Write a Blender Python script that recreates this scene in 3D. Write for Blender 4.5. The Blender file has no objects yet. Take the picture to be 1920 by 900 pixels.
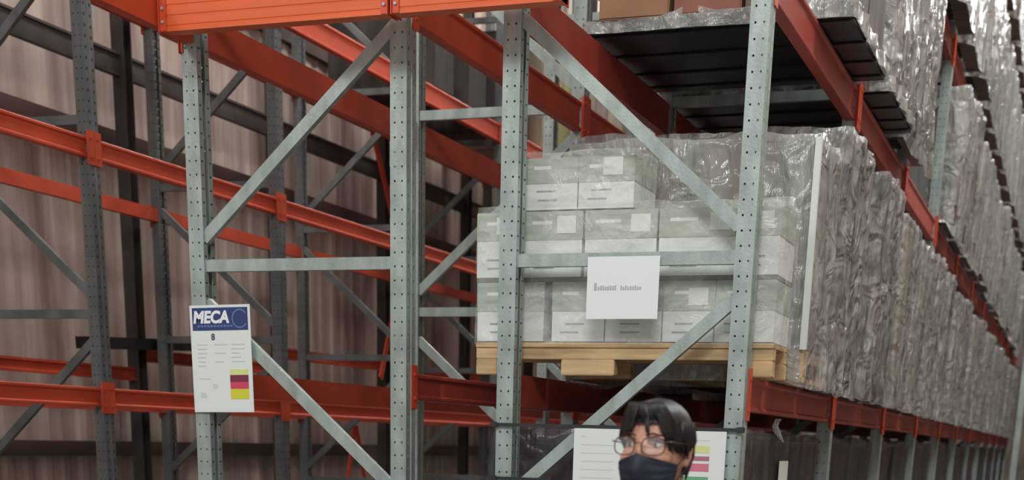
import bpy, bmesh, math, random
from mathutils import Vector, Matrix, noise
random.seed(7)
S = bpy.context.scene
COL = S.collection
PI = math.pi

# ------------------------------------------------------------------ camera, world, lights, exposure
cd = bpy.data.cameras.new('camera'); cam = bpy.data.objects.new('camera', cd); COL.objects.link(cam); S.camera = cam
CR = Vector((0.93746407, 0.3471184, 0.02588324)); CU = Vector((-0.12596702, 0.26899895, 0.95486747)); CF = Vector((-0.3244895, 0.89841437, -0.29590232))
m = Matrix((CR, CU, -CF)).transposed().to_4x4(); m.translation = Vector((3.4358, -5.4635, 1.55)); cam.matrix_world = m
cd.sensor_fit = 'HORIZONTAL'; cd.sensor_width = 36
cd.lens = 2671.7661 / 1920 * 36
cd.shift_x = -(979.4527 - 960) / 1920; cd.shift_y = (1651.315 - 450) / 1920
cd.clip_end = 200
cd.dof.use_dof = True; cd.dof.focus_distance = 5.2; cd.dof.aperture_fstop = 3.4

W = bpy.data.worlds.new('world'); S.world = W; W.use_nodes = True
W.node_tree.nodes['Background'].inputs[0].default_value = (0.97, 0.98, 0.97, 1); W.node_tree.nodes['Background'].inputs[1].default_value = 0.62
S.view_settings.view_transform = 'Standard'; S.view_settings.look = 'None'; S.view_settings.gamma = 1; S.view_settings.use_curve_mapping = False
S.view_settings.exposure = 0.0

def area(name, loc, target, sx, sy, power, col=(0.98, 1.0, 0.97)):
    l = bpy.data.lights.new(name, 'AREA'); l.shape = 'RECTANGLE'; l.size = sx; l.size_y = sy; l.energy = power; l.color = col
    o = bpy.data.objects.new(name, l); COL.objects.link(o); o.location = loc
    o.rotation_euler = (Vector(target) - Vector(loc)).to_track_quat('-Z', 'Y').to_euler(); return o
area('entrance_lamp_light', (3.6, -7.2, 6.3), (1.2, 0, 2.2), 3.0, 1.2, 290)
area('entrance_lamp_light', (-2.5, -6.0, 6.5), (-1.5, 3, 2.5), 2.0, 1.0, 150)
for yy in (1.0, 6.0, 12.0, 18.0):
    area('right_aisle_lamp_light', (4.6, yy, 7.6), (3.4, yy, 0), 0.35, 1.6, 185)
for yy in (3.5, 9.0, 15.0, 21.0):
    area('left_aisle_lamp_light', (-0.75, yy, 8.0), (-1.0, yy, 0), 0.6, 1.6, 260)

# ------------------------------------------------------------------ materials
def sr(r, g, b):
    f = lambda c: ((c / 255 + .055) / 1.055) ** 2.4 if c > 10 else c / 255 / 12.92
    return (f(r), f(g), f(b), 1)
def newmat(name):
    M = bpy.data.materials.new(name); M.use_nodes = True; return M, M.node_tree.nodes, M.node_tree.links, M.node_tree.nodes['Principled BSDF']
def mat(name, col, rough=.5, metal=0, var=.12, scale=(8, 8, 8), bump=0, bscale=60, col2=None, spec=.5):
    M, N, L, B = newmat(name)
    tc = N.new('ShaderNodeTexCoord'); mp = N.new('ShaderNodeMapping'); mp.inputs['Scale'].default_value = scale
    nz = N.new('ShaderNodeTexNoise'); nz.inputs['Scale'].default_value = 1; nz.inputs['Detail'].default_value = 4
    L.new(tc.outputs['Object'], mp.inputs[0]); L.new(mp.outputs[0], nz.inputs['Vector'])
    r = N.new('ShaderNodeValToRGB'); c2 = col2 or tuple(c * (1 - var * 2.4) for c in col[:3]) + (1,)
    c1 = tuple(min(1, c * (1 + var)) for c in col[:3]) + (1,)
    r.color_ramp.elements[0].color = c2; r.color_ramp.elements[1].color = c1; r.color_ramp.elements[0].position = .32; r.color_ramp.elements[1].position = .66
    L.new(nz.outputs['Fac'], r.inputs[0]); L.new(r.outputs[0], B.inputs['Base Color'])
    B.inputs['Roughness'].default_value = rough; B.inputs['Metallic'].default_value = metal; B.inputs['Specular IOR Level'].default_value = spec
    if bump:
        n2 = N.new('ShaderNodeTexNoise'); n2.inputs['Scale'].default_value = bscale; bp = N.new('ShaderNodeBump'); bp.inputs['Strength'].default_value = bump; bp.inputs['Distance'].default_value = .01
        L.new(tc.outputs['Object'], n2.inputs['Vector']); L.new(n2.outputs['Fac'], bp.inputs['Height']); L.new(bp.outputs[0], B.inputs['Normal'])
    return M
def flat(name, col, rough=.6): 
    M, N, L, B = newmat(name); B.inputs['Base Color'].default_value = col; B.inputs['Roughness'].default_value = rough; return M
def filmmat(name, col, a0, a1, sc=(14, 14, 2.2), bump=.9, rough=.16, bd=.03):
    M, N, L, B = newmat(name)
    tc = N.new('ShaderNodeTexCoord'); mp = N.new('ShaderNodeMapping'); mp.inputs['Scale'].default_value = sc
    oi = N.new('ShaderNodeObjectInfo'); ad = N.new('ShaderNodeVectorMath'); ad.operation = 'ADD'
    L.new(tc.outputs['Object'], ad.inputs[0]); L.new(oi.outputs['Location'], ad.inputs[1]); L.new(ad.outputs[0], mp.inputs[0])
    nz = N.new('ShaderNodeTexNoise'); nz.inputs['Scale'].default_value = 1; nz.inputs['Detail'].default_value = 6; nz.inputs['Roughness'].default_value = .6; nz.inputs['Distortion'].default_value = .8
    L.new(mp.outputs[0], nz.inputs['Vector'])
    mr = N.new('ShaderNodeMapRange'); mr.inputs['From Min'].default_value = .35; mr.inputs['From Max'].default_value = .68; mr.inputs['To Min'].default_value = a0; mr.inputs['To Max'].default_value = a1
    L.new(nz.outputs['Fac'], mr.inputs['Value']); L.new(mr.outputs[0], B.inputs['Alpha'])
    bp = N.new('ShaderNodeBump'); bp.inputs['Strength'].default_value = bump; bp.inputs['Distance'].default_value = bd
    L.new(nz.outputs['Fac'], bp.inputs['Height'])
    n2 = N.new('ShaderNodeTexNoise'); n2.inputs['Scale'].default_value = 6.5; n2.inputs['Detail'].default_value = 2; n2.inputs['Distortion'].default_value = 1.2; L.new(ad.outputs[0], n2.inputs['Vector'])
    b2 = N.new('ShaderNodeBump'); b2.inputs['Strength'].default_value = bump; b2.inputs['Distance'].default_value = bd * 1.3; L.new(n2.outputs['Fac'], b2.inputs['Height']); L.new(bp.outputs[0], b2.inputs['Normal']); L.new(b2.outputs[0], B.inputs['Normal'])
    B.inputs['Base Color'].default_value = col; B.inputs['Roughness'].default_value = rough; B.inputs['Specular IOR Level'].default_value = 1.0
    return M

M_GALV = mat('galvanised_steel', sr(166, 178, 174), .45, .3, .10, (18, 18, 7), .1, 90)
M_GALVD = mat('shaded_galvanised_steel', sr(104, 106, 106), .55, .2, .14, (9, 9, 3))  # same steel as near frames, weaker light on the far rack painted darker
M_BROWN = mat('dark_brown_paint', sr(66, 58, 55), .6, 0, .15, (6, 6, 3))
M_ORANGE = mat('orange_paint', sr(206, 78, 46), .45, 0, .05, (3, 3, 3), .05, 40)
M_ORANGE_R = mat('red_orange_paint', sr(196, 76, 48), .5, 0, .09, (3, 3, 3))
M_RED = mat('red_rack_paint', sr(172, 68, 56), .5, 0, .10, (3, 2, 3))
M_TIE = mat('bright_orange_paint', sr(222, 98, 50), .4, 0, .04, (2, 2, 30))
M_WOOD = mat('pale_pallet_wood', sr(212, 180, 136), .8, 0, .16, (3, 20, 30), .15, 60)
M_WOODR = mat('brown_pallet_wood', sr(98, 82, 70), .85, 0, .2, (3, 20, 30), .15, 60)
M_BLACKP = mat('black_plastic', sr(26, 26, 30), .4, 0, .25, (5, 5, 5))
M_WHITE = mat('white_card', sr(226, 230, 226), .6, 0, .03, (5, 5, 30))
M_GREENB = mat('grey_green_card', sr(174, 183, 168), .6, 0, .10, (4, 4, 40))
M_STICK = flat('sticker_paper', sr(222, 228, 222))
M_PRINT = flat('grey_print', sr(150, 156, 154))
M_CARD = mat('tan_cardboard', sr(172, 132, 100), .8, 0, .06, (4, 4, 4))
M_CARDP = mat('pink_brown_cardboard', sr(166, 112, 96), .8, 0, .08, (4, 4, 4))
M_GREY = mat('grey_brown_goods', sr(124, 110, 102), .7, 0, .2, (10, 10, 2))
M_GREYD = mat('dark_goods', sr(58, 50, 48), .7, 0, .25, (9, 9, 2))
M_GREYM = mat('mauve_grey_goods', sr(120, 100, 94), .7, 0, .2, (8, 8, 2))
M_GREEN = mat('olive_goods', sr(138, 132, 84), .7, 0, .2, (9, 9, 2))
M_CREAM = mat('cream_goods', sr(150, 136, 116), .7, 0, .1, (10, 10, 1))
M_FILM = filmmat('stretch_film', (.52, .50, .48, 1), .20, .88, (8, 8, 2.2), 1.0, .13, .05)
M_FILMW = filmmat('milky_stretch_film', (.52, .52, .50, 1), .35, .85, (8, 8, 1.6), .8, .13, .04)
M_FILMC = filmmat('clear_stretch_film', (.86, .88, .86, 1), .08, .42, (6, 6, 9), .8, .12)
M_BEIGE = filmmat('beige_wrap', sr(158, 143, 136), .92, 1.0, (5, 5, 1.0), .35, .55)
M_BAND = flat('black_strap', sr(40, 44, 48), .4)
M_SIGN = flat('white_sign_plastic', sr(226, 232, 230), .35)
M_PAPER = flat('white_paper', sr(232, 237, 240), .6)
M_BLUE = flat('navy_print', sr(44, 62, 112)); M_BLUEL = flat('light_blue_print', sr(96, 116, 168)); M_INKW = flat('white_print', sr(235, 238, 242))
M_YG = flat('yellow_green_print', sr(214, 222, 150)); M_YEL = flat('yellow_print', sr(212, 208, 60)); M_MAR = flat('maroon_print', sr(120, 44, 66)); M_PINK = flat('rose_print', sr(206, 70, 96)); M_GRN = flat('green_print', sr(110, 170, 130))
M_INK = flat('faint_ink', sr(206, 211, 212)); M_INKD = flat('dark_ink', sr(74, 70, 92)); M_PKL = flat('pale_pink_print', sr(222, 140, 150))
M_SKIN = mat('skin', sr(206, 152, 128), .5, 0, .04, (20, 20, 20)); M_SKIN.node_tree.nodes['Principled BSDF'].inputs['Subsurface Weight'].default_value = .08
M_HAIR = mat('black_hair', sr(34, 28, 28), .45, 0, .3, (60, 60, 8)); M_MASK = mat('navy_mask_cloth', sr(34, 42, 58), .7, 0, .12, (20, 20, 20))
M_EYEW = flat('eye_white', sr(225, 220, 215), .2); M_IRIS = flat('dark_iris', sr(34, 22, 18), .1); M_GLF = flat('brown_glasses_frame', sr(70, 48, 44), .25)
M_JACK = mat('navy_jacket', sr(44, 44, 66), .8); M_TROU = mat('dark_trousers', sr(40, 40, 46), .8); M_SHOE = mat('black_shoe', sr(20, 20, 20), .5); M_LIP = flat('lip', sr(170, 90, 84), .4)
def lens_mat():
    M, N, L, B = newmat('glasses_lens'); B.inputs['Alpha'].default_value = .12; B.inputs['Roughness'].default_value = .03; B.inputs['Base Color'].default_value = (.9, .9, .95, 1); return M
M_LENS = lens_mat()
M_FLOOR = mat('concrete_floor', sr(128, 126, 122), .55, 0, .1, (.6, .6, .6)); M_CEIL = mat('ceiling_sheet', sr(170, 172, 172), .7, 0, .05)
M_WALL = mat('stained_wall_sheet', sr(186, 168, 156), .7, 0, .1, (1, 4.5, .55), col2=sr(136, 114, 106)); M_GIRT = mat('rusty_girt', sr(92, 70, 66), .7, 0, .15, (1, 1, 4))

# ------------------------------------------------------------------ helpers
def obj(name, bm, mats, parent=None, smooth=False, loc=None):
    me = bpy.data.meshes.new(name)
    if isinstance(bm, bmesh.types.BMesh): bmesh.ops.recalc_face_normals(bm, faces=bm.faces); bm.to_mesh(me); bm.free()
    for q in (mats if isinstance(mats, (list, tuple)) else [mats]): me.materials.append(q)
    if smooth: me.polygons.foreach_set('use_smooth', [True] * len(me.polygons))
    o = bpy.data.objects.new(name, me); COL.objects.link(o)
    if parent: o.parent = parent
    if loc: o.location = loc
    return o
def tag(o, label, cat, group=None, kind=None):
    o['label'] = label; o['category'] = cat
    if group: o['group'] = group
    if kind: o['kind'] = kind
    return o
def thing(name, label, cat, loc=(0, 0, 0), rz=0, group=None):
    o = bpy.data.objects.new(name, None); COL.objects.link(o); o.location = loc; o.rotation_euler = (0, 0, rz); o.empty_display_size = .1
    return tag(o, label, cat, group)
def dup(root, loc, label, group=None, rz=None):
    r = root.copy(); COL.objects.link(r); r.location = loc; r['label'] = label
    if rz is not None: r.rotation_euler = (0, 0, rz)
    if group: r['group'] = group
    for ch in list(root.children):
        c = ch.copy(); COL.objects.link(c); c.parent = r
        for g in ch.children:
            d = g.copy(); COL.objects.link(d); d.parent = c
    return r
def box(bm, x0, x1, y0, y1, z0, z1, mi=0, bev=0):
    vs = [bm.verts.new(p) for p in ((x0, y0, z0), (x1, y0, z0), (x1, y1, z0), (x0, y1, z0), (x0, y0, z1), (x1, y0, z1), (x1, y1, z1), (x0, y1, z1))]
    fs = [bm.faces.new([vs[i] for i in f]) for f in ((3, 2, 1, 0), (4, 5, 6, 7), (0, 1, 5, 4), (1, 2, 6, 5), (2, 3, 7, 6), (3, 0, 4, 7))]
    for f in fs: f.material_index = mi
    if bev:
        es = list({e for f in fs for e in f.edges}); r = bmesh.ops.bevel(bm, geom=es, offset=bev, segments=2, affect='EDGES', clamp_overlap=True)
        for f in r['faces']: f.material_index = mi
    return bm
def bxm(*a, **k): return box(bmesh.new(), *a, **k)
def prof(bm, pts, p0, p1, up, mi=0):
    """extrude closed 2-D outline pts (side, up) from p0 to p1"""
    p0 = Vector(p0); p1 = Vector(p1); d = (p1 - p0).normalized(); s = d.cross(Vector(up)).normalized(); u = s.cross(d)
    a = [bm.verts.new(p0 + s * x + u * y) for x, y in pts]; b = [bm.verts.new(p1 + s * x + u * y) for x, y in pts]; n = len(pts)
    for i in range(n): bm.faces.new((a[i], a[(i + 1) % n], b[(i + 1) % n], b[i])).material_index = mi
    bm.faces.new(a[::-1]).material_index = mi; bm.faces.new(b).material_index = mi
    return bm
def tube(bm, pts, rad, n=8, mi=0):
    rings = []
    for i, p in enumerate(pts):
        p = Vector(p); d = (Vector(pts[min(i + 1, len(pts) - 1)]) - Vector(pts[max(i - 1, 0)])).normalized()
        s = d.cross(Vector((0, 0, 1))); s = s.normalized() if s.length > 1e-3 else Vector((1, 0, 0)); u = s.cross(d)
        r = rad[i] if isinstance(rad, (list, tuple)) else rad
        rings.append([bm.verts.new(p + (s * math.cos(2 * PI * k / n) + u * math.sin(2 * PI * k / n)) * r) for k in range(n)])
    for a, b in zip(rings, rings[1:]):
        for k in range(n): bm.faces.new((a[k], a[(k + 1) % n], b[(k + 1) % n], b[k])).material_index = mi
    bm.faces.new(rings[0][::-1]); bm.faces.new(rings[-1]); return bm
def ell(bm, c, r, rot=None, n=24, mi=0):
    mt = Matrix.Translation(c) @ (rot.to_4x4() if rot else Matrix.Identity(4)) @ Matrix.Diagonal((r[0], r[1], r[2], 1))
    g = bmesh.ops.create_uvsphere(bm, u_segments=n, v_segments=n // 2, radius=1, matrix=mt)
    for v in g['verts']:
        for f in v.link_faces: f.material_index = mi
    return bm

# ------------------------------------------------------------------ setting
def struct(name, bm, m, loc=None):
    o = obj(name, bm, m); o['kind'] = 'structure'; return o
struct('floor', bxm(-3.2, 6.5, -9, 26, -.1, 0), M_FLOOR)
def ribbed():
    bm = bmesh.new(); y = -9; rnd = random.Random(2); pts = []
    while y < 26:
        d = rnd.uniform(.0, .008); pts += [(y, 0 + d), (y + .05, 0 + d), (y + .085, .012 + d * .5), (y + .15, .012 + d * .5), (y + .185, 0)]; y += .19 + rnd.random() * .02
    a = [bm.verts.new((-3.04 - dx, yy, 0)) for yy, dx in pts]; b = [bm.verts.new((-3.04 - dx, yy, 9)) for yy, dx in pts]
    c = [bm.verts.new((-3.2, yy, 0)) for yy, dx in (pts[0], pts[-1])]; e = [bm.verts.new((-3.2, yy, 9)) for yy, dx in (pts[0], pts[-1])]
    for i in range(len(pts) - 1): bm.faces.new((a[i], a[i + 1], b[i + 1], b[i]))
    bm.faces.new((c[0], c[1], e[1], e[0])); bm.faces.new([*a, c[1], c[0]]); bm.faces.new([*b, e[1], e[0]])
    return bm
struct('wall_left', ribbed(), M_WALL)
for n_, (z0, z1) in enumerate(((1.36, 1.46), (3.36, 3.50), (4.6, 4.7))):
    struct('trim_%d' % (n_ + 1), bxm(-3.035, -3.0, -9, 26, z0, z1), M_GIRT)
struct('wall_right', bxm(6.5, 6.6, -9, 26, 0, 9), M_WALL)
struct('wall_back', bxm(-3.2, 6.5, 26, 26.1, 0, 9), M_GREY)
struct('ceiling', bxm(-3.2, 6.5, -3, 26, 9, 9.1), M_CEIL)

# ------------------------------------------------------------------ rack uprights
PW, PF = .086, .066       # web width (Y) and flange length (X)
def post_mesh(name, h, o, m):
    """open perforated channel; o=+1 opens toward +X (web on -X side), o=-1 the reverse"""
    bm = bmesh.new(); xw = -o * PF / 2; xo = o * PF / 2; y = PW / 2
    path = [(xo, -y + .030), (xo, -y), (xw, -y), (xw, -y + .036), (xw + o * .006, -y + .04), (xw + o * .006, y - .04), (xw, y - .036), (xw, y), (xo, y), (xo, y - .030)]
    n = int(h / .05)
    def strip(a, b, holes, hh):
        L = math.dist(a, b); us = [0]
        for c, w in holes: us += [(c - w / 2) / L, (c + w / 2) / L]
        us.append(1)
        hid = {2 * i + 1 for i in range(len(holes))}
        zs = [0]
        for k in range(n): zs += [k * .05 + .025 - hh / 2, k * .05 + .025 + hh / 2]
        zs.append(h)
        if not holes: zs = [0, h]
        g = [[bm.verts.new((a[0] + (b[0] - a[0]) * u, a[1] + (b[1] - a[1]) * u, z)) for u in us] for z in zs]
        for i in range(len(zs) - 1):
            for j in range(len(us) - 1):
                if holes and i % 2 == 1 and j in hid: continue
                bm.faces.new((g[i][j], g[i][j + 1], g[i + 1][j + 1], g[i + 1][j]))
    for i in range(len(path) - 1):
        a, b = path[i], path[i + 1]
        if i in (1, 7): strip(a, b, [(PF * .28, .007), (PF * .74, .006)] if i == 1 else [(PF * .5, .007)], .007)
        elif i in (2, 6): strip(a, b, [(.019, .010)], .015)
        elif i in (0, 8): strip(a, b, [(.015, .018)], .007)
        else: strip(a, b, [], 0)
    bmesh.ops.remove_doubles(bm, verts=bm.verts, dist=.0002)
    me = bpy.data.meshes.new(name); bm.to_mesh(me); bm.free(); me.materials.append(m); return me
CH = [(-.0225, -.014), (.0225, -.014), (.0225, .014), (.0195, .014), (.0195, -.011), (-.0195, -.011), (-.0195, .014), (-.0225, .014)]
def make_frame(name, label, w, h, k_side, z0, m, group, loc):
    """w = distance of post centres, k_side 0 = braces meet at x=0 post on even nodes, 1 = at the other"""
    t = thing(name, label, 'rack frame', loc, 0, group)
    for i, o in ((0, 1), (1, -1)):
        p = bpy.data.objects.new('post', post_mesh('post', h, o, m)); COL.objects.link(p); p.parent = t; p.location = (i * w, 0, 0)
        md = p.modifiers.new('thick', 'SOLIDIFY'); md.thickness = .0025; md.offset = 0
        obj('foot_plate', bxm(i * w - .06, i * w + .06, -.07, .07, -.0, .006, bev=.002), m, t)
    nodes = [(k, z0 + .95 * k) for k in range(int((h - z0) / .95) + 1)]
    xa, xb = PF / 2 - .006, w - PF / 2 + .006
    for k, z in nodes:
        obj('brace', prof(bmesh.new(), CH, (xa, -.018, z), (xb, -.018, z), (0, 1, 0)), m, t)
    for (k, z), (k2, z2) in zip(nodes, nodes[1:]):
        left_low = (k % 2 == 0) == (k_side == 0)
        a = (xa, -.018, z + .10); b = (xb, -.018, z2 - .14)
        if not left_low: a = (xb, -.018, z + .10); b = (xa, -.018, z2 - .14)
        obj('brace', prof(bmesh.new(), CH, a, b, (0, 1, 0)), m, t)
    return t
ORD = ['nearest', 'second', 'third', 'fourth', 'fifth', 'sixth', 'seventh', 'eighth', 'ninth', 'tenth', 'eleventh', 'twelfth', 'thirteenth', 'fourteenth', 'fifteenth', 'sixteenth', 'seventeenth', 'eighteenth', 'nineteenth', 'twentieth', 'twenty-first', 'twenty-second', 'twenty-third']

BAY = 2.10; NB = 11
fA = make_frame('upright_frame', 'galvanised upright frame carrying the white sign with the blue header', .9, 6.2, 0, .29, M_GALV, 'upright frames of the empty rack row', (0, 0, 0))
for k in range(1, 7): dup(fA, (0, BAY * k, 0), 'galvanised upright frame of the empty middle rack, %s from the camera' % ORD[k])
fB = make_frame('upright_frame', 'galvanised upright frame standing directly behind the person, paper notice on its crossbar', .9, 7.2, 1, .29, M_GALV, 'upright frames of the loaded right rack', (1.352, 0, 0))
for k in range(1, NB + 1): dup(fB, (1.352, BAY * k, 0), 'galvanised upright frame of the loaded right rack, %s from the camera' % ORD[k])
CX, CY, BC = -2.538, 1.54, 1.98
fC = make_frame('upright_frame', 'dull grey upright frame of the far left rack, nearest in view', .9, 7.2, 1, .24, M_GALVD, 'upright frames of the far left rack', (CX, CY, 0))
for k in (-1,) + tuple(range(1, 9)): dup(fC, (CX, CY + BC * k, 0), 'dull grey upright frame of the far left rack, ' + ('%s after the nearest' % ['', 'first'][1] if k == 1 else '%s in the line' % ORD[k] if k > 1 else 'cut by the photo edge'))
colp = [(-.045, -.05), (.045, -.05), (.045, -.042), (.005, -.042), (.005, .042), (.045, .042), (.045, .05), (-.045, .05), (-.045, .042), (-.005, .042), (-.005, -.042), (-.045, -.042)]
for k in range(1, 9):
    c = obj('steel_column', prof(bmesh.new(), colp, (0, 0, 0), (0, 0, 8.0), (0, 1, 0)), M_BROWN, loc=(-2.772, CY + BC * k, 0))
    tag(c, 'dark brown steel wall column behind the far left rack, %s from the left' % ORD[k - 1], 'column', 'dark columns along the left wall', 'thing')

# ------------------------------------------------------------------ beams along the rows
def beam_mesh(L, hgt, side, y0=0):
    """side=+1: lips face +X"""
    bm = bmesh.new(); h = hgt / 2; s = side
    pts = [(-.022, -h), (.022, -h), (.024, -h + .004), (.024, -h + .014), (.014, -h + .02), (.014, h - .02), (.024, h - .014), (.024, h - .004), (.022, h), (-.022, h)]
    vs = []
    for y in (y0, y0 + L): vs.append([bm.verts.new((s * x, y, z)) for x, z in pts])
    n = len(pts)
    for i in range(n): bm.faces.new((vs[0][i], vs[0][(i + 1) % n], vs[1][(i + 1) % n], vs[1][i]))
    bm.faces.new(vs[0][::-1]); bm.faces.new(vs[1]); return bm
CACHE = {}
def beam(x, y, z0, z1, bay, side, m, label, group):
    """beam between posts at y and y+bay; x of the beam, connectors on the aisle face (side)"""
    key = (round(z1 - z0, 3), bay, side, m.name)
    L = bay - PW - .006
    if key not in CACHE:
        t = thing('rack_beam', label, 'rack beam', (x, y + PW / 2 + .003, (z0 + z1) / 2), 0, group); t['kind'] = 'thing'
        hgt = z1 - z0
        obj('beam_bar', beam_mesh(L, hgt, side), m, t)
        for e in (0, 1):
            bm = bmesh.new(); xs = side * (PF / 2 + .0062)
            ya, yb = (-.0445, .012) if e == 0 else (L - .012, L + .0445)
            box(bm, min(xs, xs - side * .004), max(xs, xs - side * .004), ya, yb, -hgt / 2 - .035, hgt / 2 + .03, 0, .001)
            yc = ya if e == 1 else yb
            y1, y2 = (0, .004) if e == 0 else (L - .004, L)
            box(bm, min(side * .024, xs - side * .002), max(side * .024, xs - side * .002), y1, y2, -hgt / 2 - .03, hgt / 2 + .025)
            for zz in (-hgt / 2, hgt / 2 - .01):
                box(bm, min(xs, xs + side * .005), max(xs, xs + side * .005), (ya + yb) / 2 - .008, (ya + yb) / 2 + .008, zz, zz + .012)
            obj('connector', bm, M_ORANGE, t)
        CACHE[key] = t; return t
    t = dup(CACHE[key], (x, y + PW / 2 + .003, (z0 + z1) / 2), label, group); return t
LV = {1: 'lower', 2: 'middle', 3: 'upper', 4: 'top', 5: 'highest'}
def bayname(k): return ['first', 'second', 'third', 'fourth', 'fifth', 'sixth', 'seventh', 'eighth', 'ninth', 'tenth', 'eleventh'][k] + ' bay'
# middle (empty) rack
for k in range(6):
    for lv, zs in ((1, (1.69, 1.79)), (2, (2.99, 3.11)), (3, (4.45, 4.57)), (4, (5.75, 5.87))):
        beam(0, BAY * k, zs[0], zs[1], BAY, -1, M_ORANGE_R, 'orange-red %s beam on the left side of the empty middle rack, %s' % (LV[lv], bayname(k)), 'beams of the empty middle rack')
    for lv, zs in ((1, (1.69, 1.79)), (2, (3.03, 3.16)), (3, (4.45, 4.57)), (4, (5.75, 5.87))):
        beam(.9, BAY * k, zs[0], zs[1], BAY, 1, M_ORANGE_R if lv > 1 else M_RED, 'red %s beam on the right side of the empty middle rack, %s' % (LV[lv], bayname(k)), 'beams of the empty middle rack')
# the beam of the tunnel bay toward the camera
beam(0, -BAY, 2.99, 3.11, BAY, -1, M_ORANGE, 'orange beam coming in over the top edge, ending at the cross beam corner', 'beams of the empty middle rack')
BL = {1: (1.67, 1.79), 2: (3.02, 3.16), 3: (4.20, 4.34), 4: (5.40, 5.52)}
for k in range(NB):
    for lv, zs in BL.items():
        beam(1.352, BAY * k, zs[0] - (.03 if lv == 2 else 0), zs[1] - (.03 if lv == 2 else 0), BAY, -1, M_RED, 'dark red %s beam on the left side of the loaded right rack, %s' % (LV[lv], bayname(k)), 'beams of the loaded right rack')
        beam(2.252, BAY * k, zs[0], zs[1], BAY, 1, M_RED, 'dull red %s beam on the right side of the loaded right rack, %s' % (LV[lv], bayname(k)), 'beams of the loaded right rack')
for k in range(-1, 8):
    bn = 'bay cut by the left edge' if k < 0 else bayname(k)
    for lv, z0, z1 in ((1, 1.66, 1.76), (2, 2.905, 3.005), (3, 4.03, 4.17), (4, 5.3, 5.42)):
        beam(-1.638, CY + BC * k, z0, z1, BC, 1, M_ORANGE, 'bright orange %s front beam of the far left rack, %s' % (LV[lv], bn), 'front beams of the far left rack')
    for lv, z0, z1 in ((1, 1.66, 1.76), (2, 2.88, 2.96), (3, 4.03, 4.15)):
        beam(CX, CY + BC * k, z0, z1, BC, -1, M_ORANGE_R, 'orange %s rear beam of the far left rack, %s' % (LV[lv], bn), 'rear beams of the far left rack')
for k in range(-1, 8):                                                 # wall rails between the columns
    z = (1.87, 1.87, 2.0, 2.13)[min(k + 1, 3)]
    bn = 'stretch cut by the left edge' if k < 0 else bayname(k).replace('bay', 'stretch')
    for nm, z0, z1, mm, lb in (('rack_beam', z, z + .085, M_ORANGE_R, 'thin orange rail low behind the far left rack, %s'), ('wall_rail', 3.76, 3.90, M_BROWN, 'dark brown rail along the left wall columns, %s')):
        bm = bmesh.new(); prof(bm, [(-.022, z0), (.022, z0), (.022, z0 + .015), (.008, z0 + .02), (.008, z1 - .02), (.022, z1 - .015), (.022, z1), (-.022, z1)], (0, .05, 0), (0, BC - .05, 0), (0, 0, 1))
        tag(obj(nm, bm, mm, loc=(-2.772, CY + BC * k, 0)), lb % bn, 'rail', 'rails along the left wall', 'thing')

# ------------------------------------------------------------------ cross (tie) beams over the front of the frames
def tie(x0, x1, label):
    t = thing('cross_beam', label, 'cross beam', (x0, -.25, 2.972), 0, 'bright orange cross beams'); t['kind'] = 'thing'
    bm = bmesh.new(); L = x1 - x0; d = .03; H = .15
    pts = [(-d, 0)]
    for i in range(4):
        z = .012 + i * .034
        pts += [(-d, z), (-d + .002, z + .003), (-d + .002, z + .006), (-d, z + .009)]
    pts += [(-d, H), (d, H), (d, 0)]
    a = [bm.verts.new((0, y, z)) for y, z in pts]; b = [bm.verts.new((L, y, z)) for y, z in pts]; n = len(pts)
    for i in range(n): bm.faces.new((a[i], a[(i + 1) % n], b[(i + 1) % n], b[i]))
    bm.faces.new(a[::-1]); bm.faces.new(b); obj('beam_bar', bm, M_TIE, t)
    for e in (0, L):
        bm = bmesh.new(); box(bm, e - .004 if e else 0, e if e else .004, -.045, .045, -.005, .19, 0, .001)
        box(bm, (e - .03 if e else .004), (e - .004 if e else .03), -.036, -.0315, .0, .15, 0, .001)
        obj('connector', bm, M_ORANGE, t)
        for zz in (.03, .075, .12):
            xx = .017 if not e else L - .017
            bb = bmesh.new(); bmesh.ops.create_cone(bb, cap_ends=True, segments=6, radius1=.006, radius2=.006, depth=.006, matrix=Matrix.Translation((xx, -.039, zz)) @ Matrix.Rotation(PI / 2, 4, 'X'))
            obj('bolt', bb, M_GALV, t)
    return t
tie(.030, .975, 'bright orange grooved cross beam across the top left of the photo')
tie(.985, 1.62, 'bright orange cross beam reaching over the gap between the two racks')

# red spine bracing bars deep in the left rack
for (y0, z0, y1, z1, w, lb) in (((6.84), 4.14, 7.44, 3.22, .055, 'red sloping brace bar above the middle beam of the far left rack'), (7.49, 3.0, 7.04, 2.05, .055, 'orange-red brace bar leaning left below the middle beam of the far left rack'),
                                (6.50, 4.62, 6.36, 4.15, .06, 'short orange brace bar high behind the long grey diagonal'), (6.02, 0.0, 6.50, 1.62, .04, 'left leg of the red inverted V brace near the bottom'), (7.10, 0.0, 6.54, 1.62, .04, 'right leg of the red inverted V brace near the bottom')):
    bm = prof(bmesh.new(), [(-w / 2, -.01), (w / 2, -.01), (w / 2, .01), (w / 2 - .008, .01), (w / 2 - .008, -.004), (-w / 2 + .008, -.004), (-w / 2 + .008, .01), (-w / 2, .01)], (-2.592, y0, z0), (-2.592, y1, z1), (1, 0, 0))
    tag(obj('brace_bar', bm, M_ORANGE_R), lb, 'brace bar', 'red spine brace bars')

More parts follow.
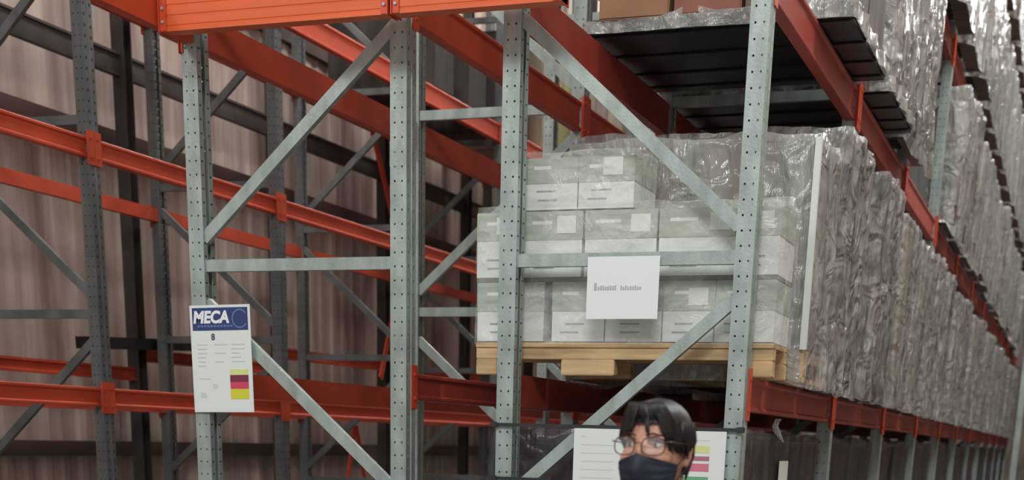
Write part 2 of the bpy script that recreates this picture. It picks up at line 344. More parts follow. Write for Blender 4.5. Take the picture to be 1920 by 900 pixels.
# ------------------------------------------------------------------ pallets and wrapped loads
def pallet_bm(w, d, black=False):
    bm = bmesh.new(); x0, x1, y0, y1 = -w / 2, w / 2, -d / 2, d / 2
    for i in range(7 if d > .6 else 4):                                   # deck boards along X
        n = 7 if d > .6 else 4; bw = d / n * .82; yy = y0 + (d - bw) * i / (n - 1); box(bm, x0, x1, yy, yy + bw, .098, .118)
    for xx in (x0, -.05, x1 - .1):
        box(bm, xx, xx + .1, y0, y1, .078, .0975)
        box(bm, xx, xx + .1, y0, y1, 0, .018)
        for yy in (y0, -.05, y1 - .1) if d > .6 else (y0, y1 - .1): box(bm, xx, xx + .1, yy, yy + .1, .0185, .0775)
    return bm
def film_bm(w, d, h, seed, nv=26, amp=.012, z0=-.02, top=True, step=.035):
    """crumpled wrap round a load, closed on top"""
    bm = bmesh.new(); rnd = random.Random(seed); r = .03; P = []
    hw, hd = w / 2, d / 2
    def side(n, a, b): return [(a[0] + (b[0] - a[0]) * i / n, a[1] + (b[1] - a[1]) * i / n) for i in range(n)]
    nx, ny = max(4, int(w / step)), max(4, int(d / step))
    loop = side(nx, (-hw + r, -hd), (hw - r, -hd)) + [(hw - r * .3, -hd + r * .3 - .004)] + side(ny, (hw, -hd + r), (hw, hd - r)) + [(hw - r * .3, hd - r * .3)] + side(nx, (hw - r, hd), (-hw + r, hd)) + [(-hw + r * .3, hd - r * .3)] + side(ny, (-hw, hd - r), (-hw, -hd + r)) + [(-hw + r * .3, -hd + r * .3)]
    rows = []
    for j in range(nv + 1):
        z = z0 + (h - z0) * j / nv; row = []; zrow = z
        for (x, y) in loop:
            z = max(zrow, .0) if abs(x) < hw - .012 and z0 < 0 else zrow
            q = Vector((x * 9 + seed * 3.1, y * 9, z * 2.2)); a = noise.noise(q) * amp * 1.6 + noise.noise(q * 3.1) * amp * .9
            a += max(0, noise.noise(Vector((x * 4 + seed, y * 4, z * 4.)))) * amp * 2
            l = math.hypot(x / hw, y / hd) + 1e-6; nxn, nyn = (math.copysign(1, x), 0) if abs(x) / hw > abs(y) / hd else (0, math.copysign(1, y))
            row.append(bm.verts.new((x + nxn * (a + .006), y + nyn * (a + .006), z + (noise.noise(q * 1.7) * .008 if j else noise.noise(Vector((x * 7 + seed, y * 7, 3))) * .012 * (z < 0)) + (noise.noise(Vector((x * 5, y * 5, seed))) * .03 if j == nv else 0))))
        if z0 <= 0:
            for v, (x, y) in zip(row, loop):
                if abs(x) < hw - .012: v.co.z = max(v.co.z, .002)
        rows.append(row)
    n = len(loop)
    for a, b in zip(rows, rows[1:]):
        for k in range(n): bm.faces.new((a[k], a[(k + 1) % n], b[(k + 1) % n], b[k]))
    prev = rows[-1]
    for s in (.8, .5, .2):
        row = [bm.verts.new((v.co.x * s, v.co.y * s, h + .008 + noise.noise(Vector((v.co.x * s * 6, v.co.y * s * 6, seed))) * .02)) for v in rows[-1]]
        for k in range(n): bm.faces.new((prev[k], prev[(k + 1) % n], row[(k + 1) % n], row[k]))
        prev = row
    bm.faces.new(prev)
    return bm
def make_load(w, d, h, seed, goods, wood, film, label, group, loc, nx=3, ny=2, nz=3, short=None):
    t = thing('wrapped_pallet_load', label, 'pallet load', loc, 0, group); rnd = random.Random(seed)
    obj('pallet', pallet_bm(w, d), wood, t)
    cw, cdp, chh = w / nx, d / ny, (h - .125) / nz
    for k in range(nz):
        for i in range(nx):
            for j in range(ny):
                if k == nz - 1 and short and (i, j) in short: continue
                g = goods[rnd.randrange(len(goods))]
                x = -w / 2 + i * cw; y = -d / 2 + j * cdp; z = .12 + k * chh
                bm = bmesh.new(); box(bm, x + .012, x + cw - .008, y + .012, y + cdp - .008, z + .002, z + chh - .004, 0, .008)
                obj('carton', bm, g, t)
    obj('film', film_bm(w, d, h + .012, seed, z0=.003 if seed == 18 else -.02 if seed in (4, 11, 12, 15, 16) else -.09), film, t, smooth=True)
    return t

# --- near load with the green-and-white boxes
nl = thing('wrapped_pallet_load', 'pallet of green and white boxes under clear film, right behind the front frame', 'pallet load', (1.765, .235, 1.792)); nl.scale = (1, .74, 1)
bm = bmesh.new()
for yy in (-.2, -.09, .02, .13): box(bm, -.59, .59, yy, yy + .075, .100, .118, 0, .002)
for yy in (-.19, .12):
    box(bm, -.59, .59, yy, yy + .07, .058, .0995, 0, .002)
    for x0, x1 in ((-.59, -.50), (-.235, -.02), (.50, .59)): box(bm, x0, x1, yy, yy + .07, 0.0, .0575, 0, .003)
obj('pallet', bm, M_WOOD, nl)
def carton(x0, x1, z0, z1, nm='carton', band=.52, sticker=None, prints=2, seed=0):
    rnd = random.Random(seed)
    bm = bmesh.new(); zb = z0 + (z1 - z0) * band; box(bm, x0, x1, -.198, .198, z0, zb, 0); box(bm, x0 - .002, x1 + .002, -.2, .2, zb, z1, 1, .002)
    for q in range(prints):
        zz = z0 + .03 + q * .03; xa = x0 + .03 + rnd.random() * .03; box(bm, xa, xa + (x1 - x0) * .35, -.1995, -.1985, zz, zz + .006, 2)
    zz = zb + (z1 - zb) * .55; box(bm, x0 + .04, x0 + (x1 - x0) * .5, -.2015, -.2005, zz, zz + .012, 0)
    c = obj(nm, bm, [M_WHITE, M_GREENB, M_PRINT], nl)
    if sticker:
        bm = bxm(sticker[0], sticker[0] + .075, -.203, -.2012, sticker[1], sticker[1] + .06); s = obj('sticker', bm, M_STICK, c)
X0 = -1.765
for i, (a, b) in enumerate(((1.18, 1.455), (1.49, 1.70), (1.705, 1.925), (1.93, 2.125), (2.13, 2.35))):
    carton(a + X0, b + X0, .122, .335, band=.5, sticker=(b - .10 + X0, .25) if i in (3,) else None, seed=i)
for i, (a, b) in enumerate(((1.175, 1.355), (1.36, 1.60), (1.612, 1.89), (1.90, 2.19), (2.195, 2.35))):
    carton(a + X0, b + X0, .352, .582, band=.56, sticker=(b - .10 + X0, .505), seed=i + 9)
for i, (a, b) in enumerate(((1.362, 1.575), (1.58, 1.795))):
    carton(a + X0, b + X0, .588, .765, band=.5, sticker=(b - .12 + X0, .70) if i else None, seed=i + 20)
obj('slip_sheet', bxm(-.588, .588, -.198, .198, .3365, .3505), mat('grey_slip_sheet', sr(120, 126, 120), .7), nl)
fb = film_bm(1.19, .43, .60, 31, 18, .006, .112); 
obj('film', fb, M_FILMC, nl, smooth=True)
fb = film_bm(.45, .42, .785, 33, 12, .006, .603); bmesh.ops.translate(fb, verts=fb.verts, vec=(-.186, 0, 0)); obj('top_film', fb, M_FILMC, nl, smooth=True)

# --- taller loads in the rest of the first bay, lower level
tall = make_load(.98, .60, .88, 4, [M_CREAM, M_GREY, M_GREY], M_WOOD, M_FILMW, 'tall grey-wrapped load behind the green and white boxes', 'wrapped loads on the lower level', (1.905, .79, 1.792), 4, 1, 3, short=((0, 0),))
obj('highlight_strip', prof(bmesh.new(), [(0, 0), (.024, 0), (.024, .004), (.004, .004), (.004, .024), (0, .024)], (.502, -.322, .12), (.502, -.322, .87), (0, 1, 0)), M_STICK, tall)  # white strip shaped to stand for the bright highlight on the film corner
GR = [M_GREY, M_GREY, M_CARDP, M_GREYD]
protos = {}
def load_at(key, loc, label, group, d=.90):
    if key not in protos:
        spec = {'a': (1.2, .86, .98, 11, [M_GREY, M_CREAM, M_GREY, M_GREYM], M_WOODR, M_FILM), 'b': (1.2, .86, 1.02, 12, [M_GREY, M_GREYD, M_GREYM], M_WOODR, M_FILM),
                'c': (1.2, .86, .90, 13, [M_GREYD, M_GREY, M_CREAM], M_WOODR, M_FILMW), 'h': (1.0, .86, .86, 18, [M_GREYD], M_BLACKP, filmmat('gap_shade_film', (.07, .08, .09, 1), .8, 1.0, (6, 6, 1), .3, .45, .02)), 'd': (1.2, .86, 1.0, 14, [M_GREYD, M_GREY], M_BLACKP, M_FILM),  # h: near-black film colours in the shade of a gap without goods
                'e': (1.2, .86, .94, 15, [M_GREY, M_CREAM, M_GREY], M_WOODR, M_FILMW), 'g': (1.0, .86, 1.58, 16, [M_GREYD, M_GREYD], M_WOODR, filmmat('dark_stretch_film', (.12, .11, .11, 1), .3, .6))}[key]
        protos[key] = make_load(*spec, label, group, loc, 3, 2, 2); return protos[key]
    return dup(protos[key], loc, label, group)
pat = {1: 'abbaabbababababab', 2: 'dcddhhcdceecdcce', 3: 'e' * 16, 4: 'e' * 16, 0: 'g' * 30}  # h: dark set-back load added to stand for the shade of empty slots
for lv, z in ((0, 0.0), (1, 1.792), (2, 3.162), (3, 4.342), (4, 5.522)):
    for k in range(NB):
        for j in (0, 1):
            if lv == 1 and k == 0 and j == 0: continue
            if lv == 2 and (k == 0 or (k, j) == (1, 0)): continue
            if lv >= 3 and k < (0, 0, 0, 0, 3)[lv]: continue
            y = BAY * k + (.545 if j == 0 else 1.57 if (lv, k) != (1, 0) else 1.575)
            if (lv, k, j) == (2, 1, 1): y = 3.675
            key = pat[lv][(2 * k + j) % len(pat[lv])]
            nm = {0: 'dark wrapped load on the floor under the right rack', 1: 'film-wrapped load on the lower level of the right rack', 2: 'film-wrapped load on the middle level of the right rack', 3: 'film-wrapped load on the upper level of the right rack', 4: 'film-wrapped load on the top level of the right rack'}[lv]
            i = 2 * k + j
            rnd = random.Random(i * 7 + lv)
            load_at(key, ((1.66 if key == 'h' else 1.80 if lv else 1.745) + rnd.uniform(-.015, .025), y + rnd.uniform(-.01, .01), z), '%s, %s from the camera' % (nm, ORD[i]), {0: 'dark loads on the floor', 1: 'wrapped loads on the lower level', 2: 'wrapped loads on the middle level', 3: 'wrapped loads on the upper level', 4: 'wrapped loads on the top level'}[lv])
gl0 = protos['g']
obj('label_sheet', bxm(.522, .524, .20, .40, 1.40, 1.49), M_STICK, gl0)
# --- middle level, first bay: black pallet seen from below carrying cardboard boxes
bp = thing('wrapped_pallet_load', 'cardboard boxes on a black plastic pallet seen from below, above the green and white boxes', 'pallet load', (1.86, 1.46, 3.162))
bm = bmesh.new(); box(bm, -.55, .55, -.54, .54, .008, .055, 0, .01)
for yy in (-.50, -.16, .16, .42): box(bm, -.55, .55, yy, yy + .08, 0, .0075, 0, .002)
obj('pallet', bm, M_BLACKP, bp)
for (a, b, g, h) in ((-.50, -.20, M_CARD, .42), (-.18, .10, M_CARDP, .40), (.115, .53, M_GREY, .38)):
    for y0, y1 in ((-.53, -.02), (0, .50)): obj('carton', bxm(a, b, y0, y1, .057, h, bev=.006), g, bp)
obj('carton', bxm(-.1, .45, -.45, .45, .425, .8, bev=.006), M_GREY, bp)
fb = film_bm(1.12, 1.1, .062, 41, 5, .012, .0); bmesh.ops.delete(fb, geom=[f for f in fb.faces if f.calc_center_median().z > .0635], context='FACES'); obj('film', fb, M_FILMW, bp, smooth=True)
b2_ = dup(bp, (1.86, 2.69, 3.162), 'film-wrapped boxes on a black plastic pallet, behind the first black pallet on the middle level'); b2_.scale = (1, .92, 1)
obj('side_film', film_bm(1.10, 1.08, .84, 52, z0=.066), M_FILM, b2_, smooth=True)
# --- small loose film tail by the first bay
bm = bmesh.new()
for q in range(4): tube(bm, [(q * .006, 0, 0), (q * .004 - .01, .004, -.03), (q * .012, .0, -.06 - .01 * q)], [.004, .008, .003], 6)
tag(obj('film_scrap', bm, M_FILMW, loc=(2.285, .62, 1.655)), 'scrap of clear film hanging under the lower red beam', 'film scrap')

# black plastic panel lying on the left rack
tag(obj('black_panel', prof(bmesh.new(), [(-.064, -.037), (.064, -.037), (.064, .037), (-.064, .037)], (-2.661, 2.78, 2.075), (-2.661, 4.35, 2.15), (0, 0, 1)), M_BLACKP), 'black plastic panel lying on the thin orange rail behind the far left rack', 'plastic panel')
# goods high on the far left rack, seen through the flue
for i, (y, g, h) in enumerate(((6.2, M_GREYD, .5), (6.9, M_GREYD, .62), (7.9, M_GREYD, .8), (8.7, M_CREAM, .95), (9.15, M_GREEN, .9), (9.9, M_CREAM, .95), (10.35, M_GREY, .9), (10.9, M_CREAM, .95), (11.9, M_GREEN, .92), (12.4, M_CREAM, .95), (12.9, M_GREY, .9))):
    o = obj('goods_carton', bxm(-.47, .46, -.2, .2, 0, h, bev=.01), g, loc=(-2.08, y, 4.172))
    tag(o, '%s carton on the upper beams of the far left rack, %s seen through the gap' % ({M_GREYD: 'dark', M_CREAM: 'cream', M_GREEN: 'olive', M_GREY: 'grey-brown'}[g], ORD[i]), 'carton', 'cartons high on the far left rack')

# ------------------------------------------------------------------ notices
def rect(par, nm, m, x0, x1, z0, z1, t=.0008): return obj(nm, bxm(x0, x1, -t, 0, z0, z1), m, par)
def textobj(s, size, m, par, loc, bold=0.0, shear=0.0, name='lettering'):
    c = bpy.data.curves.new('lettering', 'FONT'); c.body = s; c.size = size; c.offset = bold; c.shear = shear; c.extrude = .0004; c.align_x = 'LEFT'
    o = bpy.data.objects.new('lettering', c); COL.objects.link(o); bpy.context.view_layer.update()
    me = bpy.data.meshes.new_from_object(o.evaluated_get(bpy.context.evaluated_depsgraph_get())); bpy.data.objects.remove(o)
    me.materials.clear(); me.materials.append(m); w = bpy.data.objects.new(name, me); COL.objects.link(w); w.parent = par; w.location = loc; w.rotation_euler = (PI / 2, 0, 0)
    return w
sg = thing('load_sign', 'white sign with a blue header and coloured blocks on the left post', 'sign', (-.030, -.056, 1.622)); sg.rotation_euler = (0, math.radians(-1.0), 0)
obj('sign_board', bxm(0, .283, 0, .003, 0, .415, bev=.001), M_SIGN, sg)
hd = obj('header', bxm(.012, .272, -.001, 0, .318, .405), M_BLUE, sg)
tx = textobj('MECA', .064, M_INKW, hd, (.016, -.0012, .348), .0028, .14); tx.scale = (.98, .98, 1)
bm = bmesh.new()
for q in range(11): box(bm, .035 + q * .0155, .035 + q * .0155 + .012, -.0016, -.001, .331, .3385)
obj('small_lettering', bm, M_BLUEL, hd)
bm = bmesh.new(); n = 40
for a0, a1, r0, r1 in ((0.6, 5.7, .031, .037),):
    g = [[bm.verts.new((.235 + rr * math.cos(a0 + (a1 - a0) * i / n), -.0016, .362 + rr * math.sin(a0 + (a1 - a0) * i / n))) for rr in (r0, r1)] for i in range(n + 1)]
    for i in range(n): bm.faces.new((g[i][0], g[i][1], g[i + 1][1], g[i + 1][0]))
obj('emblem_ring', bm, M_BLUEL, hd)
textobj('8', .034, M_INKD, sg, (.098, -.0012, .282), .001)
bm = bmesh.new(); rnd = random.Random(5)
for r in range(9):
    z = .262 - r * .0165
    for x0, x1 in ((.03, .085), (.11, .175), (.19, .255)):
        if r > 4 and x0 > .1: continue
        if rnd.random() < .8: box(bm, x0, x0 + (x1 - x0) * rnd.uniform(.6, 1), -.0012, -.0002, z, z + .0045)
obj('lettering', bm, M_INK, sg)
bm = bmesh.new(); box(bm, .095, .118, -.0012, -.0002, .094, .112); box(bm, .035, .062, -.0012, -.0002, .058, .078); obj('lettering', bm, M_INK, sg)
for nm, m_, z0, z1 in (('pale_block', M_YG, .146, .168), ('maroon_block', M_MAR, .118, .145), ('rose_block', M_PINK, .092, .118), ('yellow_block', M_YEL, .052, .091)):
    rect(sg, nm, m_, .178, .264, z0, z1, .0012)

pn = thing('paper_notice', 'white paper sheet with one faint line of text, fixed to the crossbar', 'paper notice', (1.668, -.040, 1.984))
obj('sheet', bxm(0, .275, 0, .0012, 0, .214), M_PAPER, pn)
bm = bmesh.new(); rnd = random.Random(3); x = .028
box(bm, x, x + .010, -.0008, 0, .098, .124)
x = .042
for q in range(8): box(bm, x, x + .0065, -.0008, 0, .099, .099 + rnd.choice((.012, .014, .016))); x += .0092
x += .014
for q in range(9): box(bm, x, x + .0062, -.0008, 0, .099, .099 + rnd.choice((.011, .013, .016))); x += .0090
obj('text_line', bm, flat('soft_grey_ink', sr(176, 180, 184)), pn)

wb = thing('load_board', 'large white board with coloured blocks strapped across the frame behind the person', 'sign board', (1.645, -.062, 1.19))
obj('sign_board', bxm(0, .59, 0, .004, 0, .405, bev=.0015), M_SIGN, wb)
bm = bmesh.new()
for r in range(11):
    z = .375 - r * .030; box(bm, .03, .03 + (.13 if r else .02), -.0008, 0, z, z + .003); box(bm, .41, .53, -.0008, 0, z - .004, z - .001) if r < 2 else None
obj('lettering', bm, M_INK, wb)
for nm, m_, z0, z1, x0, x1 in (('yellow_block', M_YG, .327, .354, .462, .53), ('maroon_block', flat('faded_maroon_print', sr(176, 110, 128)), .300, .316, .45, .53), ('rose_block', flat('faded_rose_print', sr(208, 118, 136)), .262, .290, .45, .53), ('green_block', M_GRN, .20, .243, .43, .53)):
    rect(wb, nm, m_, x0, x1, z0, z1, .001)
# straps that hold the board
def strap(z, x0, x1, label):
    t = thing('board_strap', label, 'strap', (0, 0, z), 0, 'dark straps round the front posts')
    obj('band', bxm(x0, x1, -.058, -.054, -.006, .006), M_BAND, t)
    for x in (x0, x1 - .03): obj('buckle', bxm(x, x + .03, -.064, -.0585, -.010, .010, bev=.002), M_BAND, t)
    return t
strap(1.602, 1.300, 2.30, 'dark strap drawn across both posts along the top of the white board')
strap(1.402, 1.300, 1.56, 'short dark strap on the post left of the white board, at the bottom edge')

# tall light column at the far right
tag(obj('steel_column', prof(bmesh.new(), [(-.03, -.03), (.03, -.03), (.03, -.024), (.004, -.024), (.004, .024), (.03, .024), (.03, .03), (-.03, .03), (-.03, .024), (-.004, .024), (-.004, -.024), (-.03, -.024)], (0, 0, 0), (0, 0, 2.50), (0, 1, 0)), M_GALV, loc=(2.86, 11.2, 0)), 'pale steel column standing in the right aisle at the right edge', 'column', None, 'thing')

# ------------------------------------------------------------------ person
EYE = Vector((2.553, -2.20, 1.545)); YAW = math.radians(-99.4) + PI / 2      # local +f is -Y rotated
pe = thing('person', 'person with short black hair, glasses and navy face mask before the white board', 'person', (EYE.x, EYE.y, 0), 0)
# local head axes: x = viewer's right, y = backwards (face looks to -y), z up; rotated to turn the face to viewer's left
pe.rotation_euler = (0, 0, math.radians(-9.4))
EZ = EYE.z
def H(x, f, z): return Vector((x, -f, EZ + z))
bm = bmesh.new()
ell(bm, H(0, -.004, .018), (.073, .085, .074)); ell(bm, H(0, .012, -.02), (.067, .076, .09)); ell(bm, H(0, .030, -.07), (.048, .052, .045)); ell(bm, H(0, .048, -.098), (.022, .024, .018))
ell(bm, H(0, .087, -.020), (.010, .014, .026), Matrix.Rotation(.35, 3, 'X')); ell(bm, H(0, .096, -.036), (.013, .012, .010)); ell(bm, H(.010, .088, -.038), (.008, .01, .007)); ell(bm, H(-.010, .088, -.038), (.008, .01, .007))
ell(bm, H(0, .078, -.066), (.022, .014, .012)); 
for s in (-1, 1):
    ell(bm, H(s * .030, .066, .014), (.024, .018, .009)); ell(bm, H(s * .031, .066, -.0125), (.022, .016, .0075)); ell(bm, H(s * .040, .058, -.030), (.022, .022, .02)); ell(bm, H(s * .0735, -.008, -.012), (.006, .016, .030), Matrix.Rotation(s * -.3, 3, 'Z')); ell(bm, H(s * .072, -.004, -.036), (.006, .010, .012))
tube(bm, [H(0, -.02, -.06), H(0, -.022, -.11), H(0, -.030, -.17)], [.054, .052, .060], 20)
# body skeleton, skinned
sk = bmesh.new()
J = {}
def jv(n, x, f, z): J[n] = (sk.verts.new((x, -f, z)))
Z = EZ / 1.545
for n, x, f, z in (('pelvis', 0, 0, .86), ('waist', 0, .0, 1.0), ('chest', 0, 0, 1.18), ('neck0', 0, -.02, 1.345), ('neck1', 0, -.024, 1.43)): jv(n, x, f, z)
RAD = {'pelvis': .125, 'waist': .115, 'chest': .125, 'neck0': .068, 'neck1': .05}
edges = [('pelvis', 'waist'), ('waist', 'chest'), ('chest', 'neck0'), ('neck0', 'neck1')]
for s, c in ((-1, 'r'), (1, 'l')):
    for n, x, f, z, r in (('sh', .165, -.01, 1.29, .052), ('el', .215, -.01, 1.03, .040), ('wr', .205, .08, .82, .026), ('pm', .203, .105, .775, .026), ('hip', .085, 0, .82, .09), ('kn', .09, .015, .46, .056), ('an', .092, -.02, .085, .036), ('toe', .10, .13, .045, .036)):
        jv(n + c, s * x, f, z); RAD[n + c] = r
    edges += [('chest', 'sh' + c), ('sh' + c, 'el' + c), ('el' + c, 'wr' + c), ('wr' + c, 'pm' + c), ('pelvis', 'hip' + c), ('hip' + c, 'kn' + c), ('kn' + c, 'an' + c), ('an' + c, 'toe' + c)]
    for q, (dx, ln) in enumerate(((-.026, .062), (-.009, .07), (.009, .072), (.025, .066))):      # four fingers, slightly curled
        f0 = .118 - q * .0
        names = []
        for t_, (ff, zz) in enumerate(((.105 + dx, -.02), (.110 + dx, -.02 - ln * .45), (.104 + dx, -.02 - ln * .8), (.094 + dx, -.02 - ln))):
            nn = 'f%d%d%s' % (q, t_, c); jv(nn, s * .203, ff, .775 + zz); RAD[nn] = .0092 - t_ * .0007; names.append(nn)
        edges += [('pm' + c, names[0])] + list(zip(names, names[1:]))
    names = []
    for t_, (xx, ff, zz) in enumerate(((.190, .125, .0), (.178, .142, -.02), (.172, .148, -.045))):
        nn = 't%d%s' % (t_, c); jv(nn, s * xx, ff, .775 + zz); RAD[nn] = .0105 - t_ * .001; names.append(nn)
    edges += [('pm' + c, names[0])] + list(zip(names, names[1:]))
for a, b in edges: sk.edges.new((J[a], J[b]))
sk.verts.index_update(); order = {n: v.index for n, v in J.items()}
def skin_mesh(bmx, rad, sub=1):
    me = bpy.data.meshes.new('tmp'); bmx.to_mesh(me); o = bpy.data.objects.new('tmp', me); COL.objects.link(o)
    md = o.modifiers.new('s', 'SKIN'); 
    for n, i in order.items():
        if n in rad: me.skin_vertices[0].data[i].radius = (rad[n], rad[n] * (.72 if n in ('pelvis', 'waist', 'chest') else 1))
    me.skin_vertices[0].data[order['pelvis']].use_root = True
    o.modifiers.new('u', 'SUBSURF').levels = sub; bpy.context.view_layer.update()
    r = bpy.data.meshes.new_from_object(o.evaluated_get(bpy.context.evaluated_depsgraph_get())); bpy.data.objects.remove(o); return r
r_ = skin_mesh(sk, RAD); bm.from_mesh(r_)
me = bpy.data.meshes.new('body'); bm.to_mesh(me); bm.free(); tmp = bpy.data.objects.new('tmp', me); COL.objects.link(tmp)
rm = tmp.modifiers.new('r', 'REMESH'); rm.mode = 'VOXEL'; rm.voxel_size = .0042; rm.use_smooth_shade = True
sm = tmp.modifiers.new('s', 'SMOOTH'); sm.iterations = 5; sm.factor = .5
bpy.context.view_layer.update(); bme = bpy.data.meshes.new_from_object(tmp.evaluated_get(bpy.context.evaluated_depsgraph_get())); bpy.data.objects.remove(tmp)
for v in bme.vertices:                                                  # eye sockets
    for s in (-1, 1):
        d = (v.co - H(s * .031, .078, 0)); q = math.exp(-(d.x / .017) ** 2 - (d.z / .010) ** 2)
        if d.y < .03: v.co.y += .008 * q
bme.materials.clear(); bme.materials.append(M_SKIN); bme.polygons.foreach_set('use_smooth', [True] * len(bme.polygons))
bo = bpy.data.objects.new('body', bme); COL.objects.link(bo); bo.parent = pe
for s in (-1, 1):
    c = H(s * .031, .066, 0); bm = bmesh.new(); ell(bm, c, (.0120, .0125, .0062), n=20); e = obj('eye', bm, M_EYEW, pe, True)
    bm = bmesh.new(); ell(bm, c + Vector((-.001, -.0085, 0)), (.0052, .0048, .0050), n=16); obj('iris', bm, M_IRIS, e, True)
    bm = bmesh.new(); tube(bm, [H(s * .014, .084, .0075), H(s * .024, .086, .0115), H(s * .034, .083, .0105), H(s * .045, .074, .004)], [.0010, .0022, .0022, .001], 6); obj('eyelash', bm, M_HAIR, pe, True)
    bm = bmesh.new(); tube(bm, [H(s * .013, .088, .0195), H(s * .028, .087, .0245), H(s * .048, .073, .018)], [.0020, .0028, .0012], 6); obj('eyebrow', bm, M_HAIR, pe, True)
# hair
bm = bmesh.new(); c0 = H(0, -.004, .016); rr = Vector((.079, .094, .084)); n = 72; mrow = 44
grid = []
for j in range(mrow + 1):
    th = PI * .76 * j / mrow; row = []
    for i in range(n):
        ph = 2 * PI * i / n; x = math.sin(th) * math.sin(ph); f = math.sin(th) * math.cos(ph); z = math.cos(th)
        k = 1 + .018 * noise.noise(Vector((ph * 6, th * 1.5, 1))) + .01 * noise.noise(Vector((x * 20, f * 20, z * 4)))
        row.append(bm.verts.new((c0.x + x * rr.x * k, c0.y - f * rr.y * k, c0.z + z * rr.z * k)))
    grid.append(row)
for j in range(mrow):
    for i in range(n):
        v = grid[j][i]; x = v.co.x; f = -v.co.y; z = v.co.z - EZ
        ph = math.atan2(x, f + .014)
        edge = .050 if -.95 < ph < .80 else (-.012 if ph >= .80 and ph < 1.25 else (-.012 if -1.4 < ph <= -.95 else -.055))
        if z < edge: continue
        if j == 0: 
            if i % 2 == 0: pass
        try: bm.faces.new((grid[j][i], grid[j][(i + 1) % n], grid[j + 1][(i + 1) % n], grid[j + 1][i]))
        except ValueError: pass
bmesh.ops.delete(bm, geom=[v for v in bm.verts if not v.link_faces], context='VERTS'); bmesh.ops.remove_doubles(bm, verts=bm.verts, dist=.0004)
rnd = random.Random(21)
def lock(x0, x1, zt, w=.006, f_off=.0):
    """tapered fringe lock from the crown edge down over the brow"""
    pts = []; N_ = 9
    for q in range(N_ + 1):
        u = q / N_; x = x0 * .55 + (x1 - x0 * .55) * min(1, u * 1.3); z = .090 + (zt - .090) * u
        s_ = max(0.02, 1 - (x / .079) ** 2 - ((z - .016) / .084) ** 2); f = -.004 + .094 * math.sqrt(s_)
        s2 = max(0.02, 1 - (x / .080) ** 2); fmin = -.014 + .097 * math.sqrt(s2)
        f = max(f, min(fmin, .08)) if z > -.02 else f
        pts.append(H(x, f + .001 + f_off + .004 * math.sin(u * 3), z))
    tube(bm, pts, [w * min(1, .25 + q * .3) * (1 - .88 * (q / N_) ** 2) for q in range(N_ + 1)], 6)
for q in range(16): lock(-.070 + q * .0036, -.068 + q * .0030 + rnd.uniform(-.003, .003), .018 + rnd.uniform(-.010, .010) - (.02 if q < 5 else 0), .0058)     # viewer's left
for q in range(5): lock(.004 + q * .003, .010 + q * .0022, .030 - q * .004 + rnd.uniform(-.006, .006), .0042)                                        # middle strands
for q in range(4): lock(-.012 + q * .004, -.006 + q * .004, .042 + rnd.uniform(-.004, .008), .004)
for q in range(5): lock(.020 + q * .005, .024 + q * .005, .044 + rnd.uniform(-.005, .006), .005)
for q in range(20): lock(.042 + q * .0018, .050 + q * .0016 + rnd.uniform(-.002, .003), -.002 - q * .0012 + rnd.uniform(-.012, .008), .0058)               # viewer's right
for s in (-1, 1):
    for q in range(14):
        f = .030 - q * .0045; x = s * (.073 + rnd.uniform(0, .003)); tube(bm, [H(x * .97, f, .05), H(x * 1.02, f - .002, .01), H(x * 1.0, f - .003, -.024 + rnd.uniform(-.012, .012) + (.02 if q < 4 else 0))], [.006, .007, .0015], 6)
for q in range(40):
    a = rnd.uniform(1.7, 4.58); x = .074 * math.sin(a); f = -.004 + .086 * math.cos(a); tube(bm, [H(x, f, .02), H(x * 1.0, f, -.02), H(x * .86, f * .9, -.062 + rnd.uniform(-.015, .015))], [.008, .009, .002], 6)
obj('hair', bm, M_HAIR, pe, True)
# mask
bm = bmesh.new(); nu, nv = 40, 22; g = []
for j in range(nv + 1):
    v = j / nv; row = []
    for i in range(nu + 1):
        t = -1 + 2 * i / nu; a = t * 1.22
        ztop = -.018 - .022 * (abs(t) ** .8) * 1.0 + (.0); zbot = -.122 + .045 * abs(t) ** 1.6
        z = ztop + (zbot - ztop) * v
        bx = .0755 * (1 - .28 * max(0, (-z - .05) / .08)); f = .008 + (.086 - .018 * max(0, (-z - .07) / .06)) * math.cos(a) ** .8 * 1.0
        ridge = math.exp(-(t / .22) ** 2); f += ridge * (.020 * math.exp(-((z + .052) / .030) ** 2) + .006)
        x = bx * math.sin(a)
        wr = .0012 * math.sin(v * 26) * (1 - ridge)
        row.append(bm.verts.new(H(x, f + wr, z)))
    g.append(row)
for j in range(nv):
    for i in range(nu): bm.faces.new((g[j][i], g[j][i + 1], g[j + 1][i + 1], g[j + 1][i]))
mk = obj('face_mask', bm, M_MASK, pe, True); md = mk.modifiers.new('t', 'SOLIDIFY'); md.thickness = .002; md.offset = 1
for s in (-1, 1):
    bm = bmesh.new(); tube(bm, [H(s * .066, .034, -.044), H(s * .074, .014, -.024), H(s * .080, -.012, .004), H(s * .079, -.022, -.02), H(s * .072, .0, -.052), H(s * .064, .030, -.074)], .0014, 6); obj('ear_loop', bm, M_MASK, mk, True)
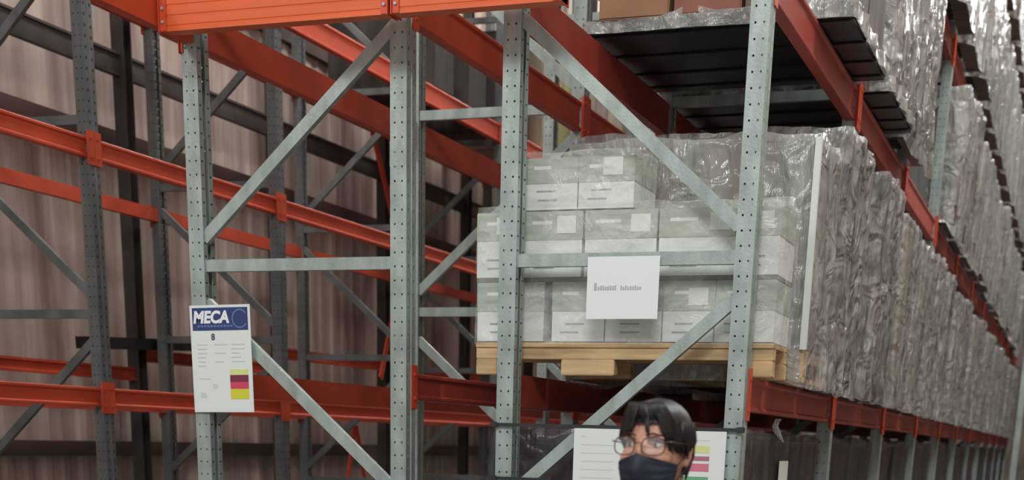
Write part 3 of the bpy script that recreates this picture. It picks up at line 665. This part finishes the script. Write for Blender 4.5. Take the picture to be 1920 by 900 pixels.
# glasses
gl = bpy.data.objects.new('glasses', None); COL.objects.link(gl); gl.parent = pe
for s in (-1, 1):
    bm = bmesh.new(); pts = []
    for i in range(29):
        a = 2 * PI * i / 28; sx = math.copysign(abs(math.cos(a)) ** .75, math.cos(a)); sz = math.copysign(abs(math.sin(a)) ** .75, math.sin(a))
        x = s * .035 + .026 * sx; pts.append(H(x, .104 - abs(x) * .16, -.003 + .019 * sz))
    for a, b in zip(pts, pts[1:]): tube(bm, [a, b], .0015, 6)
    obj('rim', bm, M_GLF, gl, True)
    bm = bmesh.new(); vs = [bm.verts.new(p) for p in pts[:-1]]; bm.faces.new(vs); obj('lens', bm, M_LENS, gl)
    bm = bmesh.new(); tube(bm, [H(s * .061, .094, .006), H(s * .070, .088, .007), H(s * .078, .03, .004), H(s * .080, -.01, .002), H(s * .078, -.03, -.018)], .0016, 6); obj('temple', bm, M_GLF, gl, True)
bm = bmesh.new(); tube(bm, [H(-.010, .102, .002), H(0, .106, .005), H(.010, .102, .002)], .0014, 6); obj('bridge', bm, M_GLF, gl, True)
# clothes
def cloth(name, keep, grow, m, extra=None):
    b2 = bmesh.new(); vv = {n_: b2.verts.new(J0[n_]) for n_ in keep}
    for a, b in edges:
        if a in vv and b in vv: b2.edges.new((vv[a], vv[b]))
    if extra: extra(b2, vv)
    me = bpy.data.meshes.new(name); b2.verts.index_update(); idx = {n_: v.index for n_, v in vv.items()}; b2.to_mesh(me); b2.free()
    o = bpy.data.objects.new(name, me); COL.objects.link(o); o.modifiers.new('s', 'SKIN')
    for n_, i in idx.items():
        r = RAD[n_] + grow; me.skin_vertices[0].data[i].radius = (r * 1.04, r * (.76 if n_ in ('pelvis', 'waist', 'chest') else 1.04))
    me.skin_vertices[0].data[idx['pelvis' if 'pelvis' in idx else keep[0]]].use_root = True
    o.modifiers.new('u', 'SUBSURF').levels = 2; bpy.context.view_layer.update()
    r = bpy.data.meshes.new_from_object(o.evaluated_get(bpy.context.evaluated_depsgraph_get())); bpy.data.objects.remove(o)
    r.materials.clear(); r.materials.append(m); r.polygons.foreach_set('use_smooth', [True] * len(r.polygons))
    w = bpy.data.objects.new(name, r); COL.objects.link(w); w.parent = pe; return w
J0 = {n_: v.co.copy() for n_, v in J.items()}
cloth('jacket', ['pelvis', 'waist', 'chest', 'neck0', 'shr', 'elr', 'wrr', 'shl', 'ell', 'wrl'], .016, M_JACK)
cloth('trousers', ['pelvis', 'hipr', 'knr', 'anr', 'hipl', 'knl', 'anl'], .014, M_TROU)
bm = bmesh.new(); N2 = 28; ra = []
for zz, rx, ry in ((1.335, .088, .082), (1.375, .070, .070), (1.405, .068, .070), (1.400, .075, .076), (1.36, .092, .088)): ra.append([bm.verts.new((math.sin(2 * PI * i / N2) * rx, .024 - math.cos(2 * PI * i / N2) * ry, zz - .012 * math.cos(2 * PI * i / N2))) for i in range(N2)])
for a, b in zip(ra, ra[1:]):
    for i in range(N2): bm.faces.new((a[i], a[(i + 1) % N2], b[(i + 1) % N2], b[i]))
obj('collar', bm, M_JACK, pe, True)
for s in (-1, 1):
    bm = bmesh.new(); ell(bm, (s * .097, -.06, .045), (.048, .135, .044), n=20); ell(bm, (s * .095, .02, .075), (.045, .05, .05), n=16)
    for v in bm.verts: v.co.z = max(v.co.z, .004)
    obj('shoe', bm, M_SHOE, pe, True)
